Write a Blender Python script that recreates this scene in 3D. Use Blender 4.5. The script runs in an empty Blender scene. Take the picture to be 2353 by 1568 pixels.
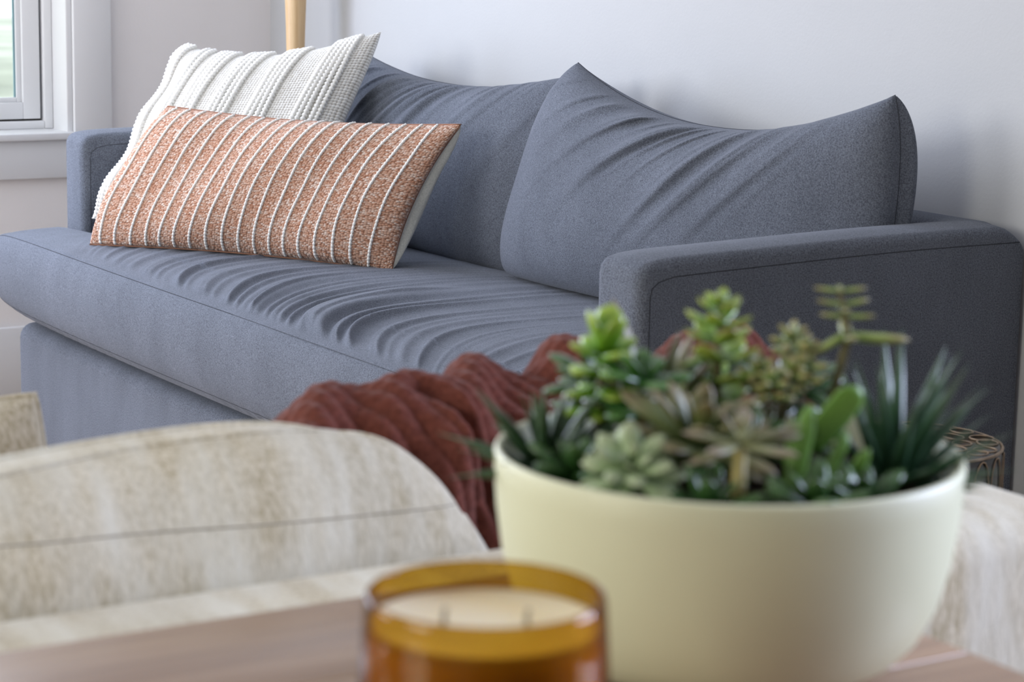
import bpy, bmesh, math, random
import numpy as np
from mathutils import Vector, Matrix

random.seed(7)
rng = np.random.RandomState(7)
SC = bpy.context.scene
COL = SC.collection

# ------------------------------------------------------------------ camera
F_PX, IMG_W = 5176.7, 2353.0
YAW, PITCH, ROLL, CAM_H = 0.5576, 0.1781, 0.0191, 1.17
fw = Vector((math.sin(YAW) * math.cos(PITCH), math.cos(YAW) * math.cos(PITCH), -math.sin(PITCH)))
rt = Vector((math.cos(YAW), -math.sin(YAW), 0))
up = rt.cross(fw)
rt2 = rt * math.cos(ROLL) + up * math.sin(ROLL)
up2 = -rt * math.sin(ROLL) + up * math.cos(ROLL)
cam_data = bpy.data.cameras.new('camera')
cam = bpy.data.objects.new('camera', cam_data)
COL.objects.link(cam)
M = Matrix((rt2, up2, -fw)).transposed().to_4x4()
M.translation = (0, 0, CAM_H)
cam.matrix_world = M
cam_data.sensor_fit = 'HORIZONTAL'
cam_data.sensor_width = 36.0
cam_data.lens = 36.0 * F_PX / IMG_W
cam_data.clip_start = 0.05
cam_data.dof.use_dof = True
cam_data.dof.focus_distance = 4.0
cam_data.dof.aperture_fstop = 9.0
SC.camera = cam

# ------------------------------------------------------------------ world, lights, exposure
world = bpy.data.worlds.new('daylight')
SC.world = world
world.use_nodes = True
wbg = world.node_tree.nodes['Background']
wbg.inputs['Color'].default_value = (0.92, 0.96, 1.0, 1)
wbg.inputs['Strength'].default_value = 1.9


def area(name, loc, target, sx, sy, power, color, spread=math.pi):
    d = bpy.data.lights.new(name, 'AREA')
    d.shape = 'RECTANGLE'
    d.size, d.size_y = sx, sy
    d.energy = power
    d.color = color
    d.spread = spread
    o = bpy.data.objects.new(name, d)
    COL.objects.link(o)
    o.location = loc
    o.rotation_euler = (Vector(target) - Vector(loc)).to_track_quat('-Z', 'Y').to_euler()
    return o


# daylight at the far, left and right window openings, plus one added fill
area('daylight_left_window', (-2.45, 4.2, 1.65), (2.2, 4.1, 0.9), 1.6, 1.2, 60, (0.97, 0.98, 1.0))
area('left_near_fill', (-2.45, 1.2, 1.6), (0.8, 1.15, 0.95), 1.2, 1.2, 19, (1.0, 0.97, 0.82), 2.0)  # unseen fill light added to brighten the bowl and beige cushions
area('daylight_far_window', (0.50, 5.355, 1.48), (0.50, 3.0, 1.46), 2.4, 1.55, 98, (0.72, 0.79, 1.0))
area('daylight_right_window', (2.86, 0.35, 1.45), (0.9, 0.45, 1.0), 1.2, 1.2, 50, (0.63, 0.70, 1.0), 2.0)

SC.view_settings.view_transform = 'Standard'
SC.view_settings.look = 'None'
SC.view_settings.gamma = 1.0
SC.view_settings.use_curve_mapping = False
SC.view_settings.exposure = 0.0


# ------------------------------------------------------------------ helpers
def link(name, mesh, mat=None, parent=None, smooth=True):
    o = bpy.data.objects.new(name, mesh)
    COL.objects.link(o)
    if mat is not None:
        mesh.materials.clear()
        mesh.materials.append(mat)
    if smooth:
        mesh.polygons.foreach_set('use_smooth', [True] * len(mesh.polygons))
    if parent is not None:
        o.parent = parent
    return o


def tag(o, label=None, cat=None, group=None, kind=None):
    if label: o['label'] = label
    if cat: o['category'] = cat
    if group: o['group'] = group
    if kind: o['kind'] = kind
    return o


def thing(name, loc, label, cat, group=None):
    o = bpy.data.objects.new(name, None)
    o.empty_display_size = 0.05
    COL.objects.link(o)
    o.location = loc
    bpy.context.view_layer.update()
    return tag(o, label, cat, group)


def adopt(o, parent):
    """parent without moving: geometry is written in world coordinates"""
    p = Matrix.Identity(4)
    q = parent
    chain = []
    while q is not None:
        chain.append(q)
        q = q.parent
    for q in reversed(chain):
        p = p @ q.matrix_parent_inverse @ q.matrix_basis if q.parent else q.matrix_basis.copy()
    o.parent = parent
    o.matrix_parent_inverse = p.inverted()
    return o


def mesh_from(name, verts, faces, uvs=None):
    me = bpy.data.meshes.new(name)
    me.from_pydata([tuple(v) for v in verts], [], faces)
    if uvs is not None:
        l = me.uv_layers.new(name='UVMap')
        idx = np.empty(len(me.loops), np.int32)
        me.loops.foreach_get('vertex_index', idx)
        l.data.foreach_set('uv', np.asarray(uvs, np.float32)[idx].ravel())
    me.update()
    return me


def grid_faces(nu, nv, off=0, flip=False, closed_u=False):
    f = []
    iu = nu if closed_u else nu - 1
    for i in range(iu):
        a0 = off + i * nv
        a1 = off + ((i + 1) % nu) * nv
        for j in range(nv - 1):
            q = (a0 + j, a1 + j, a1 + j + 1, a0 + j + 1)
            f.append(q[::-1] if flip else q)
    return f


def rbox(name, lo, hi, r, mat, parent=None, seg=5, world=True, cuts=0):
    bm = bmesh.new()
    bmesh.ops.create_cube(bm, size=1)
    s = [hi[i] - lo[i] for i in range(3)]
    c = [(hi[i] + lo[i]) / 2 for i in range(3)]
    bmesh.ops.scale(bm, vec=s, verts=bm.verts)
    bmesh.ops.translate(bm, vec=c, verts=bm.verts)
    if r > 0:
        bmesh.ops.bevel(bm, geom=bm.edges[:] + bm.verts[:], offset=r, segments=seg, profile=0.5, affect='EDGES')
    me = bpy.data.meshes.new(name)
    bm.to_mesh(me)
    bm.free()
    o = link(name, me, mat, None, smooth=r > 0)
    if r > 0 and seg < 4:
        pass
    if parent is not None:
        adopt(o, parent)
    return o


def tube(name, pts, rad, mat, parent=None, sides=6, closed=False):
    pts = np.asarray(pts, float)
    n = len(pts)
    rad = np.broadcast_to(np.asarray(rad, float), (n,))
    if closed:
        tan = np.roll(pts, -1, 0) - np.roll(pts, 1, 0)
    else:
        tan = np.gradient(pts, axis=0)
    tan /= np.linalg.norm(tan, axis=1)[:, None] + 1e-12
    ref = np.array([0.31, 0.47, 0.83])
    if abs(tan.mean(0) @ ref) > 0.9:
        ref = np.array([1.0, 0, 0])
    a = np.cross(tan, ref); a /= np.linalg.norm(a, axis=1)[:, None]
    b = np.cross(tan, a)
    th = np.arange(sides) / sides * 2 * np.pi
    V = pts[:, None] + rad[:, None, None] * (np.cos(th)[None, :, None] * a[:, None] + np.sin(th)[None, :, None] * b[:, None])
    V = V.reshape(-1, 3)
    f = []
    for i in range(n if closed else n - 1):
        k = (i + 1) % n
        for j in range(sides):
            f.append((i * sides + j, i * sides + (j + 1) % sides, k * sides + (j + 1) % sides, k * sides + j))
    if not closed:
        f.append(tuple(range(sides))[::-1])
        f.append(tuple((n - 1) * sides + j for j in range(sides)))
    o = link(name, mesh_from(name, V, f), mat)
    if parent is not None:
        adopt(o, parent)
    return o


def lathe(name, prof, mat, parent=None, seg=96, center=(0, 0, 0), cap0=False, cap1=False):
    prof = np.asarray(prof, float)
    n = len(prof)
    th = np.arange(seg) / seg * 2 * np.pi
    V = np.stack([prof[None, :, 0] * np.cos(th)[:, None], prof[None, :, 0] * np.sin(th)[:, None],
                  np.broadcast_to(prof[None, :, 1], (seg, n))], 2).reshape(-1, 3) + np.array(center)
    f = grid_faces(seg, n, closed_u=True)
    if cap0: f.append(tuple(i * n for i in range(seg))[::-1])
    if cap1: f.append(tuple(i * n + n - 1 for i in range(seg)))
    o = link(name, mesh_from(name, V, f), mat)
    if parent is not None:
        adopt(o, parent)
    return o


def smoothstep(a, b, x):
    t = np.clip((x - a) / (b - a), 0, 1)
    return t * t * (3 - 2 * t)


# ------------------------------------------------------------------ materials
def nodes_of(name):
    m = bpy.data.materials.new(name)
    m.use_nodes = True
    nt = m.node_tree
    return m, nt, nt.nodes['Principled BSDF']


def N(nt, kind, **kw):
    n = nt.nodes.new(kind)
    for k, v in kw.items():
        if k in n.inputs:
            n.inputs[k].default_value = v
        else:
            setattr(n, k, v)
    return n


def ramp(nt, src, stops):
    r = nt.nodes.new('ShaderNodeValToRGB')
    e = r.color_ramp.elements
    while len(e) < len(stops): e.new(0.5)
    for el, (p, c) in zip(e, stops):
        el.position = p
        el.color = (*c, 1)
    nt.links.new(src, r.inputs[0])
    return r.outputs[0]


def bump(nt, bsdf, src, strength, dist):
    b = N(nt, 'ShaderNodeBump')
    b.inputs['Strength'].default_value = strength
    b.inputs['Distance'].default_value = dist
    nt.links.new(src, b.inputs['Height'])
    nt.links.new(b.outputs[0], bsdf.inputs['Normal'])
    return b


def objcoord(nt, scale=(1, 1, 1)):
    t = nt.nodes.new('ShaderNodeTexCoord')
    m = nt.nodes.new('ShaderNodeMapping')
    m.inputs['Scale'].default_value = scale
    nt.links.new(t.outputs['Object'], m.inputs[0])
    return m.outputs[0]


def uvcoord(nt, scale=(1, 1, 1)):
    t = nt.nodes.new('ShaderNodeTexCoord')
    m = nt.nodes.new('ShaderNodeMapping')
    m.inputs['Scale'].default_value = scale
    nt.links.new(t.outputs['UV'], m.inputs[0])
    return m.outputs[0]


def plain(name, col, rough=0.6, spec=0.3, var=0.0, scale=20, sheen=0.0):
    m, nt, b = nodes_of(name)
    b.inputs['Roughness'].default_value = rough
    b.inputs['Specular IOR Level'].default_value = spec
    b.inputs['Sheen Weight'].default_value = sheen
    no = N(nt, 'ShaderNodeTexNoise', Scale=scale, Detail=4.0)
    nt.links.new(objcoord(nt), no.inputs['Vector'])
    lo = tuple(c * (1 - var) for c in col)
    hi = tuple(min(1, c * (1 + var)) for c in col)
    nt.links.new(ramp(nt, no.outputs[0], [(0.3, lo), (0.7, hi)]), b.inputs['Base Color'])
    return m


def heather(name, lo, hi, scale=420, sheen=0.25, bumpd=0.0012, streak=(1, 1, 1), bigvar=0.12, rough=0.95):
    m, nt, b = nodes_of(name)
    b.inputs['Roughness'].default_value = rough
    b.inputs['Specular IOR Level'].default_value = 0.08
    b.inputs['Sheen Weight'].default_value = sheen
    b.inputs['Sheen Roughness'].default_value = 0.45
    b.inputs['Sheen Tint'].default_value = (0.86, 0.90, 1, 1)
    n1 = N(nt, 'ShaderNodeTexNoise', Scale=float(scale), Detail=3.0, Roughness=0.7)
    nt.links.new(objcoord(nt, streak), n1.inputs['Vector'])
    n2 = N(nt, 'ShaderNodeTexNoise', Scale=9.0, Detail=5.0, Roughness=0.6)
    nt.links.new(objcoord(nt, (1, 1, .45)), n2.inputs['Vector'])
    c1 = ramp(nt, n1.outputs[0], [(0.34, lo), (0.68, hi)])
    c2 = ramp(nt, n2.outputs[0], [(0.3, (1 - bigvar,) * 3), (0.7, (1 + bigvar,) * 3)])
    mx = N(nt, 'ShaderNodeMix', data_type='RGBA', blend_type='MULTIPLY')
    mx.inputs[0].default_value = 1.0
    nt.links.new(c1, mx.inputs[6])
    nt.links.new(c2, mx.inputs[7])
    nt.links.new(mx.outputs[2], b.inputs['Base Color'])
    bump(nt, b, n1.outputs[0], 0.55, bumpd)
    return m


M_SOFA = heather('grey_wool_fabric', (0.066, 0.073, 0.090), (0.176, 0.191, 0.228), sheen=0.15)
M_SEAM = plain('dark_seam_thread', (0.055, 0.058, 0.068), 0.95, 0.05, 0.1, 60)
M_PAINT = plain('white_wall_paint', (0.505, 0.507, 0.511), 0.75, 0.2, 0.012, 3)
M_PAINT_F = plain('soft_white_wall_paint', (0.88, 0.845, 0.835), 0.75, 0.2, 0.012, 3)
M_TRIM = plain('white_trim_paint', (0.86, 0.86, 0.87), 0.45, 0.4, 0.01, 4)
M_CEIL = plain('ceiling_paint', (0.80, 0.80, 0.80), 0.9, 0.1, 0.01, 3)


def wall_relief(m):
    nt = m.node_tree
    b = nt.nodes['Principled BSDF']
    n = N(nt, 'ShaderNodeTexNoise', Scale=160.0, Detail=3.0)
    nt.links.new(objcoord(nt), n.inputs['Vector'])
    bump(nt, b, n.outputs[0], 0.25, 0.001)


wall_relief(M_PAINT)
wall_relief(M_PAINT_F)


def wood(name, lo, mid, hi, axis=0, rough=0.4, scale=6, coat=0.0):
    m, nt, b = nodes_of(name)
    b.inputs['Roughness'].default_value = rough
    b.inputs['Coat Weight'].default_value = coat
    b.inputs['Coat Roughness'].default_value = 0.22
    s = [9.0, 9.0, 9.0]
    s[axis] = 0.6
    n = N(nt, 'ShaderNodeTexNoise', Scale=float(scale), Detail=7.0, Roughness=0.62, Distortion=0.5)
    oi = nt.nodes.new('ShaderNodeObjectInfo')
    ad = N(nt, 'ShaderNodeVectorMath', operation='ADD')
    sc_ = N(nt, 'ShaderNodeVectorMath', operation='SCALE')
    sc_.inputs['Scale'].default_value = 7.0
    cmb = nt.nodes.new('ShaderNodeCombineXYZ')
    for k in range(3): nt.links.new(oi.outputs['Random'], cmb.inputs[k])
    nt.links.new(cmb.outputs[0], sc_.inputs[0])
    nt.links.new(objcoord(nt, tuple(s)), ad.inputs[0])
    nt.links.new(sc_.outputs[0], ad.inputs[1])
    nt.links.new(ad.outputs[0], n.inputs['Vector'])
    nt.links.new(ramp(nt, n.outputs[0], [(0.28, lo), (0.5, mid), (0.72, hi)]), b.inputs['Base Color'])
    bump(nt, b, n.outputs[0], 0.15, 0.001)
    return m


M_FLOOR = wood('pale_oak_floor', (0.42, 0.33, 0.26), (0.52, 0.42, 0.34), (0.60, 0.50, 0.41), axis=1, rough=0.35)
M_TABLE = wood('brown_table_wood', (0.19, 0.105, 0.055), (0.32, 0.19, 0.108), (0.43, 0.28, 0.175), axis=0, rough=0.36, scale=5, coat=0.3)
M_LAMPWOOD = wood('honey_maple_wood', (0.62, 0.40, 0.20), (0.73, 0.50, 0.27), (0.80, 0.58, 0.34), axis=2, rough=0.35, scale=9)


def glassy(name, tint, ior=1.45, rough=0.02):
    m = bpy.data.materials.new(name)
    m.use_nodes = True
    nt = m.node_tree
    nt.nodes.clear()
    o = nt.nodes.new('ShaderNodeOutputMaterial')
    t = N(nt, 'ShaderNodeBsdfTransparent')
    g = N(nt, 'ShaderNodeBsdfGlossy')
    g.inputs['Roughness'].default_value = rough
    lw = nt.nodes.new('ShaderNodeLayerWeight')
    pw = N(nt, 'ShaderNodeMath', operation='POWER')
    pw.inputs[1].default_value = 5.0
    nt.links.new(lw.outputs['Facing'], pw.inputs[0])
    nt.links.new(ramp(nt, lw.outputs['Facing'], [(0.0, tint), (0.55, tuple(c ** 1.25 for c in tint)), (0.8, tuple(c ** 2.2 for c in tint)), (0.97, tuple(c ** 5 for c in tint))]), t.inputs[0])
    fr = N(nt, 'ShaderNodeMath', operation='MULTIPLY_ADD')
    f0 = ((ior - 1) / (ior + 1)) ** 2
    fr.inputs[1].default_value = 0.75
    fr.inputs[2].default_value = f0
    nt.links.new(pw.outputs[0], fr.inputs[0])
    mx = nt.nodes.new('ShaderNodeMixShader')
    nt.links.new(fr.outputs[0], mx.inputs[0])
    nt.links.new(t.outputs[0], mx.inputs[1])
    nt.links.new(g.outputs[0], mx.inputs[2])
    nt.links.new(mx.outputs[0], o.inputs[0])
    return m


M_PANE = glassy('clear_window_glass', (0.95, 0.98, 0.97))
M_AMBER = glassy('amber_candle_glass', (0.76, 0.59, 0.21), 1.4, 0.04)

# ------------------------------------------------------------------ room shell
XL, XR, YN, YF, ZC = -2.2, 2.587, -5.0, 5.368, 2.60
WT = 0.16


def struct(o):
    o['kind'] = 'structure'
    return o


def slab_with_hole(name, axis, pos, out, a0, a1, hole, mat):
    """wall slab; axis 'x' lies in plane x=pos and runs along y; hole=(h0,h1,z0,z1)"""
    h0, h1, z0, z1 = hole
    parts = [(a0, h0, 0, ZC), (h1, a1, 0, ZC), (h0, h1, 0, z0), (h0, h1, z1, ZC)]
    bm = bmesh.new()
    for p0, p1, q0, q1 in parts:
        if axis == 'x':
            lo = (min(pos, pos + out), p0, q0); hi = (max(pos, pos + out), p1, q1)
        else:
            lo = (p0, min(pos, pos + out), q0); hi = (p1, max(pos, pos + out), q1)
        r = bmesh.ops.create_cube(bm, size=1)
        bmesh.ops.scale(bm, vec=[hi[i] - lo[i] for i in range(3)], verts=r['verts'])
        bmesh.ops.translate(bm, vec=[(hi[i] + lo[i]) / 2 for i in range(3)], verts=r['verts'])
    me = bpy.data.meshes.new(name)
    bm.to_mesh(me)
    bm.free()
    return struct(link(name, me, mat, smooth=False))


struct(rbox('floor', (XL - WT, YN - WT, -0.1), (XR + WT, YF + WT, 0.0), 0, M_FLOOR))
struct(rbox('ceiling', (XL - WT, YN - WT, ZC), (XR + WT, YF + WT, ZC + 0.1), 0, M_CEIL))
WIN1 = (-0.75, 2.035, 0.662, 2.30)
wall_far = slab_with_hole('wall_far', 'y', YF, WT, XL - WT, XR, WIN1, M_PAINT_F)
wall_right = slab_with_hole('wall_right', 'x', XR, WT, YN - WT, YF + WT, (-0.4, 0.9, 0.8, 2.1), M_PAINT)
M_DARKWALL = plain('low_bounce_charcoal', (0.12, 0.12, 0.125), 0.8, 0.15, 0.02, 3)  # unseen near wall darkened to keep bounce light off the sofa arm
M_GREIGE = plain('low_bounce_greige', (0.34, 0.33, 0.315), 0.8, 0.15, 0.02, 3)  # unseen left walls toned down to reduce bounced fill
wall_left = slab_with_hole('wall_left', 'x', XL, -WT, 2.6, YF + WT, (3.35, 5.05, 1.0, 2.35), M_GREIGE)
wall_left_near = slab_with_hole('wall_left_near', 'x', XL, -WT, YN - WT, 2.6, (0.55, 1.85, 1.0, 2.2), M_GREIGE)
struct(rbox('wall_near', (XL - WT, YN - WT, 0), (XR + WT, YN, ZC), 0, M_DARKWALL))
struct(rbox('baseboard_far', (XL, YF - 0.016, 0.0), (XR, YF, 0.185), 0.004, M_TRIM, seg=2))
struct(rbox('baseboard_right', (XR - 0.016, YN, 0.0), (XR, YF - 0.017, 0.185), 0.004, M_TRIM, seg=2))

# far window (window_1): casing, stool, apron, jamb liner, sash and pane
w1 = thing('window_1', (1.37, YF, 0.66), 'white framed casement window in the far wall beside the grey sofa', 'window')
struct(w1)
x0, x1, z0, z1 = WIN1


def wpart(name, lo, hi, r=0.003, mat=M_TRIM, parent=w1):
    return rbox(name, lo, hi, r, mat, parent, seg=2)


wpart('casing', (x1 + 0.004, YF - 0.02, z0 - 0.01), (x1 + 0.104, YF, z1 + 0.1))
wpart('casing', (x0 - 0.104, YF - 0.02, z0 - 0.01), (x0 - 0.004, YF, z1 + 0.1))
wpart('casing', (x0 - 0.003, YF - 0.02, z1), (x1 + 0.003, YF, z1 + 0.1))
wpart('stool', (x0 - 0.12, YF - 0.035, z0 - 0.012), (x1 + 0.005, YF + 0.09, z0 + 0.006))
wpart('apron', (x0 - 0.1, YF - 0.018, z0 - 0.108), (x1 + 0.1, YF, z0 - 0.013))
wpart('jamb', (x1 - 0.012, YF - 0.01, z0), (x1 + 0.004, YF + 0.13, z1))
wpart('jamb', (x0 - 0.004, YF - 0.01, z0), (x0 + 0.012, YF + 0.13, z1))
wpart('jamb', (x0, YF - 0.01, z1 - 0.012), (x1, YF + 0.13, z1 + 0.004))
wpart('frame_stop', (x1 - 0.035, YF + 0.085, z0 + 0.006), (x1 - 0.012, YF + 0.13, z1 - 0.012))
wpart('frame_stop', (x0 + 0.012, YF + 0.085, z0 + 0.006), (x0 + 0.035, YF + 0.13, z1 - 0.012))
wpart('frame_stop', (x0 + 0.035, YF + 0.085, z0 + 0.006), (x1 - 0.035, YF + 0.13, z0 + 0.026))
M_GROOVE = plain('dark_window_groove', (0.10, 0.09, 0.075), 0.8, 0.1, 0.1, 30)  # dark strips along the groove around the sash
wpart('groove_strip', (x1 - 0.045, YF + 0.116, z0 + 0.026), (x1 - 0.035, YF + 0.13, z1 - 0.012), 0, M_GROOVE)
wpart('groove_strip', (x0 + 0.035, YF + 0.116, z0 + 0.024), (x1 - 0.045, YF + 0.13, z0 + 0.034), 0, M_GROOVE)
sx0, sx1, sz0, sz1 = x0 + 0.04, x1 - 0.042, z0 + 0.031, z1 - 0.02
sash = wpart('sash', (sx1 - 0.045, YF + 0.095, sz0), (sx1, YF + 0.128, sz1), 0.002)
for lo, hi in [((sx0, YF + 0.095, sz0), (sx0 + 0.045, YF + 0.128, sz1)),
               ((sx0 + 0.045, YF + 0.095, sz0), (sx1 - 0.045, YF + 0.128, sz0 + 0.042)),
               ((sx0 + 0.045, YF + 0.095, sz1 - 0.042), (sx1 - 0.045, YF + 0.128, sz1))]:
    rbox('sash_rail', lo, hi, 0.002, M_TRIM, w1, seg=2)
wpart('glazing_bead', (sx1 - 0.058, YF + 0.106, sz0 + 0.042), (sx1 - 0.045, YF + 0.12, sz1 - 0.042), 0.002)
wpart('glazing_bead', (sx0 + 0.045, YF + 0.106, sz0 + 0.042), (sx1 - 0.058, YF + 0.12, sz0 + 0.054), 0.002)
M_GASKET = plain('teal_glass_edge', (0.22, 0.36, 0.40), 0.3, 0.5, 0.1, 20)
wpart('gasket', (sx1 - 0.062, YF + 0.112, sz0 + 0.054), (sx1 - 0.058, YF + 0.118, sz1 - 0.05), 0, M_GASKET)
wpart('pane', (sx0 + 0.045, YF + 0.118, sz0 + 0.042), (sx1 - 0.045, YF + 0.122, sz1 - 0.042), 0, M_PANE)


def simple_window(name, axis, pos, h, depth, loc):
    w = struct(thing(name, loc, 'plain white framed window', 'window'))
    h0, h1, q0, q1 = h
    t = 0.05
    rects = [(h0, h0 + t, q0, q1), (h1 - t, h1, q0, q1), (h0 + t, h1 - t, q0, q0 + t), (h0 + t, h1 - t, q1 - t, q1),
             ((h0 + h1) / 2 - 0.015, (h0 + h1) / 2 + 0.015, q0 + t, q1 - t)]
    for a, b_, c_, d_ in rects:
        rbox('window_frame', (pos, a, c_), (pos + depth, b_, d_), 0, M_TRIM, w)
    return w


simple_window('window_2', 'x', XR + 0.06, (-0.4, 0.9, 0.8, 2.1), 0.05, (XR, 0.25, 0.8))['label'] = 'white framed window in the right wall'
simple_window('window_3', 'x', XL - 0.11, (3.35, 5.05, 1.0, 2.35), 0.05, (XL, 4.0, 1.0))['label'] = 'white framed window in the left wall'

simple_window('added_fill_window', 'x', XL - 0.11, (0.55, 1.85, 1.0, 2.2), 0.05, (XL, 1.2, 1.0))['label'] = 'added white framed window for fill light in the left wall beside the table'  # out of view, added to go with the near-left fill light

# outdoors seen through the far window
M_LAWN = plain('overexposed_pale_lawn', (0.62, 0.64, 0.56), 0.95, 0.05, 0.25, 0.6)  # lawn colour lightened to imitate overexposed daylight outside
struct(rbox('ground', (-14, YF + 0.6, -0.5), (20, 40, -0.45), 0, M_LAWN))
M_HEDGE = plain('pale_green_foliage', (0.44, 0.47, 0.40), 0.9, 0.05, 0.5, 3)


def blob(name, c, r, mat, seed, parent=None, amp=0.28, sub=4):
    bm = bmesh.new()
    bmesh.ops.create_icosphere(bm, subdivisions=sub, radius=1)
    rs = np.random.RandomState(seed)
    k = rs.randn(14, 3) * 3
    ph = rs.rand(14) * 6.28
    for v in bm.verts:
        p = np.array(v.co)
        d = 1 + amp * np.mean(np.sin(k @ p + ph)) * 2
        v.co = Vector(p * d * np.array(r) + np.array(c))
    me = bpy.data.meshes.new(name)
    bm.to_mesh(me)
    bm.free()
    o = link(name, me, mat)
    if parent is not None: adopt(o, parent)
    return o


M_BARK = plain('grey_bark', (0.14, 0.11, 0.09), 0.9, 0.05, 0.3, 8)
tr = thing('garden_tree', (6.2, 24, -0.45), 'pale green leafy tree out in the garden beyond the window pane', 'tree')
blob('crown', (6.2, 24, 3.6), (2.8, 2.6, 2.6), M_HEDGE, 3, tr)
tube('trunk', [(6.2, 24, -0.45), (6.25, 24, 0.8), (6.2, 24, 2.2)], [0.25, 0.2, 0.14], M_BARK, tr, 8)


# ------------------------------------------------------------------ cushion maker
class Cushion:
    """puffed cushion between four seam corners; u left..right, v bottom..top, seen from its front"""

    def __init__(self, TL, TR, BR, BL, tf, tb, n=2.6, e=0.5, bow=(0, 0, 0, 0), wr=None, rc=0.0, over=0.0):
        self.rc, self.over = rc, over
        self.TL, self.TR, self.BR, self.BL = [np.array(p, float) for p in (TL, TR, BR, BL)]
        self.tf, self.tb, self.n, self.e, self.bow, self.wr = tf, tb, n, e, bow, wr
        R = (self.TR - self.TL) + (self.BR - self.BL)
        U = (self.TL - self.BL) + (self.TR - self.BR)
        self.W = np.linalg.norm(R) / 2
        self.H = np.linalg.norm(U) / 2
        self.R = R / np.linalg.norm(R)
        U = U / np.linalg.norm(U)
        self.N = np.cross(self.R, U); self.N /= np.linalg.norm(self.N)
        self.U = np.cross(self.N, self.R)

    def pt(self, u, v, side=1):
        u = np.asarray(u, float); v = np.asarray(v, float)
        a = ((1 + u) / 2)[..., None]; b = ((1 + v) / 2)[..., None]
        P = (self.BL * (1 - a) + self.BR * a) * (1 - b) + (self.TL * (1 - a) + self.TR * a) * b
        t, r, bo, l = self.bow
        su = (1 - np.abs(u) ** 2.2); sv = (1 - np.abs(v) ** 2.2)
        P = P - self.U * (t * su * ((1 + v) / 2) ** 2)[..., None] + self.U * (bo * su * ((1 - v) / 2) ** 2)[..., None]
        P = P - self.R * (r * sv * ((1 + u) / 2) ** 2)[..., None] + self.R * (l * sv * ((1 - u) / 2) ** 2)[..., None]
        h = (np.clip(1 - np.abs(u) ** self.n, 0, 1) * np.clip(1 - np.abs(v) ** self.n, 0, 1)) ** self.e
        if self.rc:
            q = np.abs(u) ** 5 * np.abs(v) ** 5
            P = P - (self.R * (np.sign(u) * q * self.rc)[..., None] + self.U * (np.sign(v) * q * self.rc)[..., None])
        if self.over:
            hb = np.sin(np.pi * np.clip(h, 0, 1)) * (1 if side < 0 else .45)
            P = P + self.R * (np.sign(u) * np.abs(u) ** 6 * hb * self.over)[..., None]
        off = h * (self.tf if side > 0 else -self.tb)
        if self.wr is not None:
            off = off + side * self.wr(u, v, self.W, self.H, side) * np.clip(h * 3, 0, 1)
        return P + self.N * off[..., None]

    def mesh(self, name, nu=120, nv=90, sides=(1, -1)):
        su = np.sin(np.linspace(-1, 1, nu) * np.pi / 2)
        sv = np.sin(np.linspace(-1, 1, nv) * np.pi / 2)
        su = 0.6 * su + 0.4 * np.linspace(-1, 1, nu)
        sv = 0.6 * sv + 0.4 * np.linspace(-1, 1, nv)
        u, v = np.meshgrid(su, sv, indexing='ij')
        V, Fc, UV = [], [], []
        off = 0
        for s in sides:
            P = self.pt(u, v, s).reshape(-1, 3)
            V.append(P)
            UV.append(np.stack([u.ravel() * self.W / 2 + (0 if s > 0 else 3), v.ravel() * self.H / 2], 1))
            Fc += grid_faces(nu, nv, off, flip=(s < 0))
            off += len(P)
        V = np.concatenate(V)
        me = mesh_from(name, V, Fc, np.concatenate(UV))
        if len(sides) == 2:
            bm = bmesh.new(); bm.from_mesh(me)
            bmesh.ops.remove_doubles(bm, verts=bm.verts, dist=1e-5)
            bm.to_mesh(me); bm.free()
        return me

    def edge_path(self, k=60, inset=1.0):
        s = np.linspace(-1, 1, k)
        one = np.ones(k)
        return np.concatenate([self.pt(s, -one), self.pt(one, s)[1:], self.pt(-s, one)[1:], self.pt(-one, -s)[1:-1]])


def fold_bank(seed, lo, hi, step, amp, width, jitter=0.5):
    rs = np.random.RandomState(seed)
    c = np.arange(lo, hi, step)
    c = c + (rs.rand(len(c)) - .5) * step * jitter * 2
    a = amp * (0.35 + 0.9 * rs.rand(len(c)))
    w = width * (0.7 + 0.8 * rs.rand(len(c)))
    return c, a, w


def fold_eval(ph, bank):
    out = np.zeros_like(ph)
    for c, a, w in zip(*bank):
        d = ph - c
        # rounded ridge with a sharper flank on one side
        ww = np.where(d > 0, w * 0.55, w)
        out += a * np.exp(-(d / ww) ** 2)
    return out


# ------------------------------------------------------------------ grey sofa
SX0, SX1 = 1.829, 2.579          # arm front, sofa back
SY0, SY1 = 2.593, 4.868          # near end, far end
ARM_H, ARM_T = 0.717, 0.114
sofa = thing('grey_sofa', (2.15, 3.73, 0), 'long charcoal grey upholstered sofa against the white wall', 'sofa')
rbox('base', (1.712, SY0 + 0.004, 0.012), (SX1 - 0.01, SY1 + 0.012, 0.286), 0.034, M_SOFA, sofa, seg=5)


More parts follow.
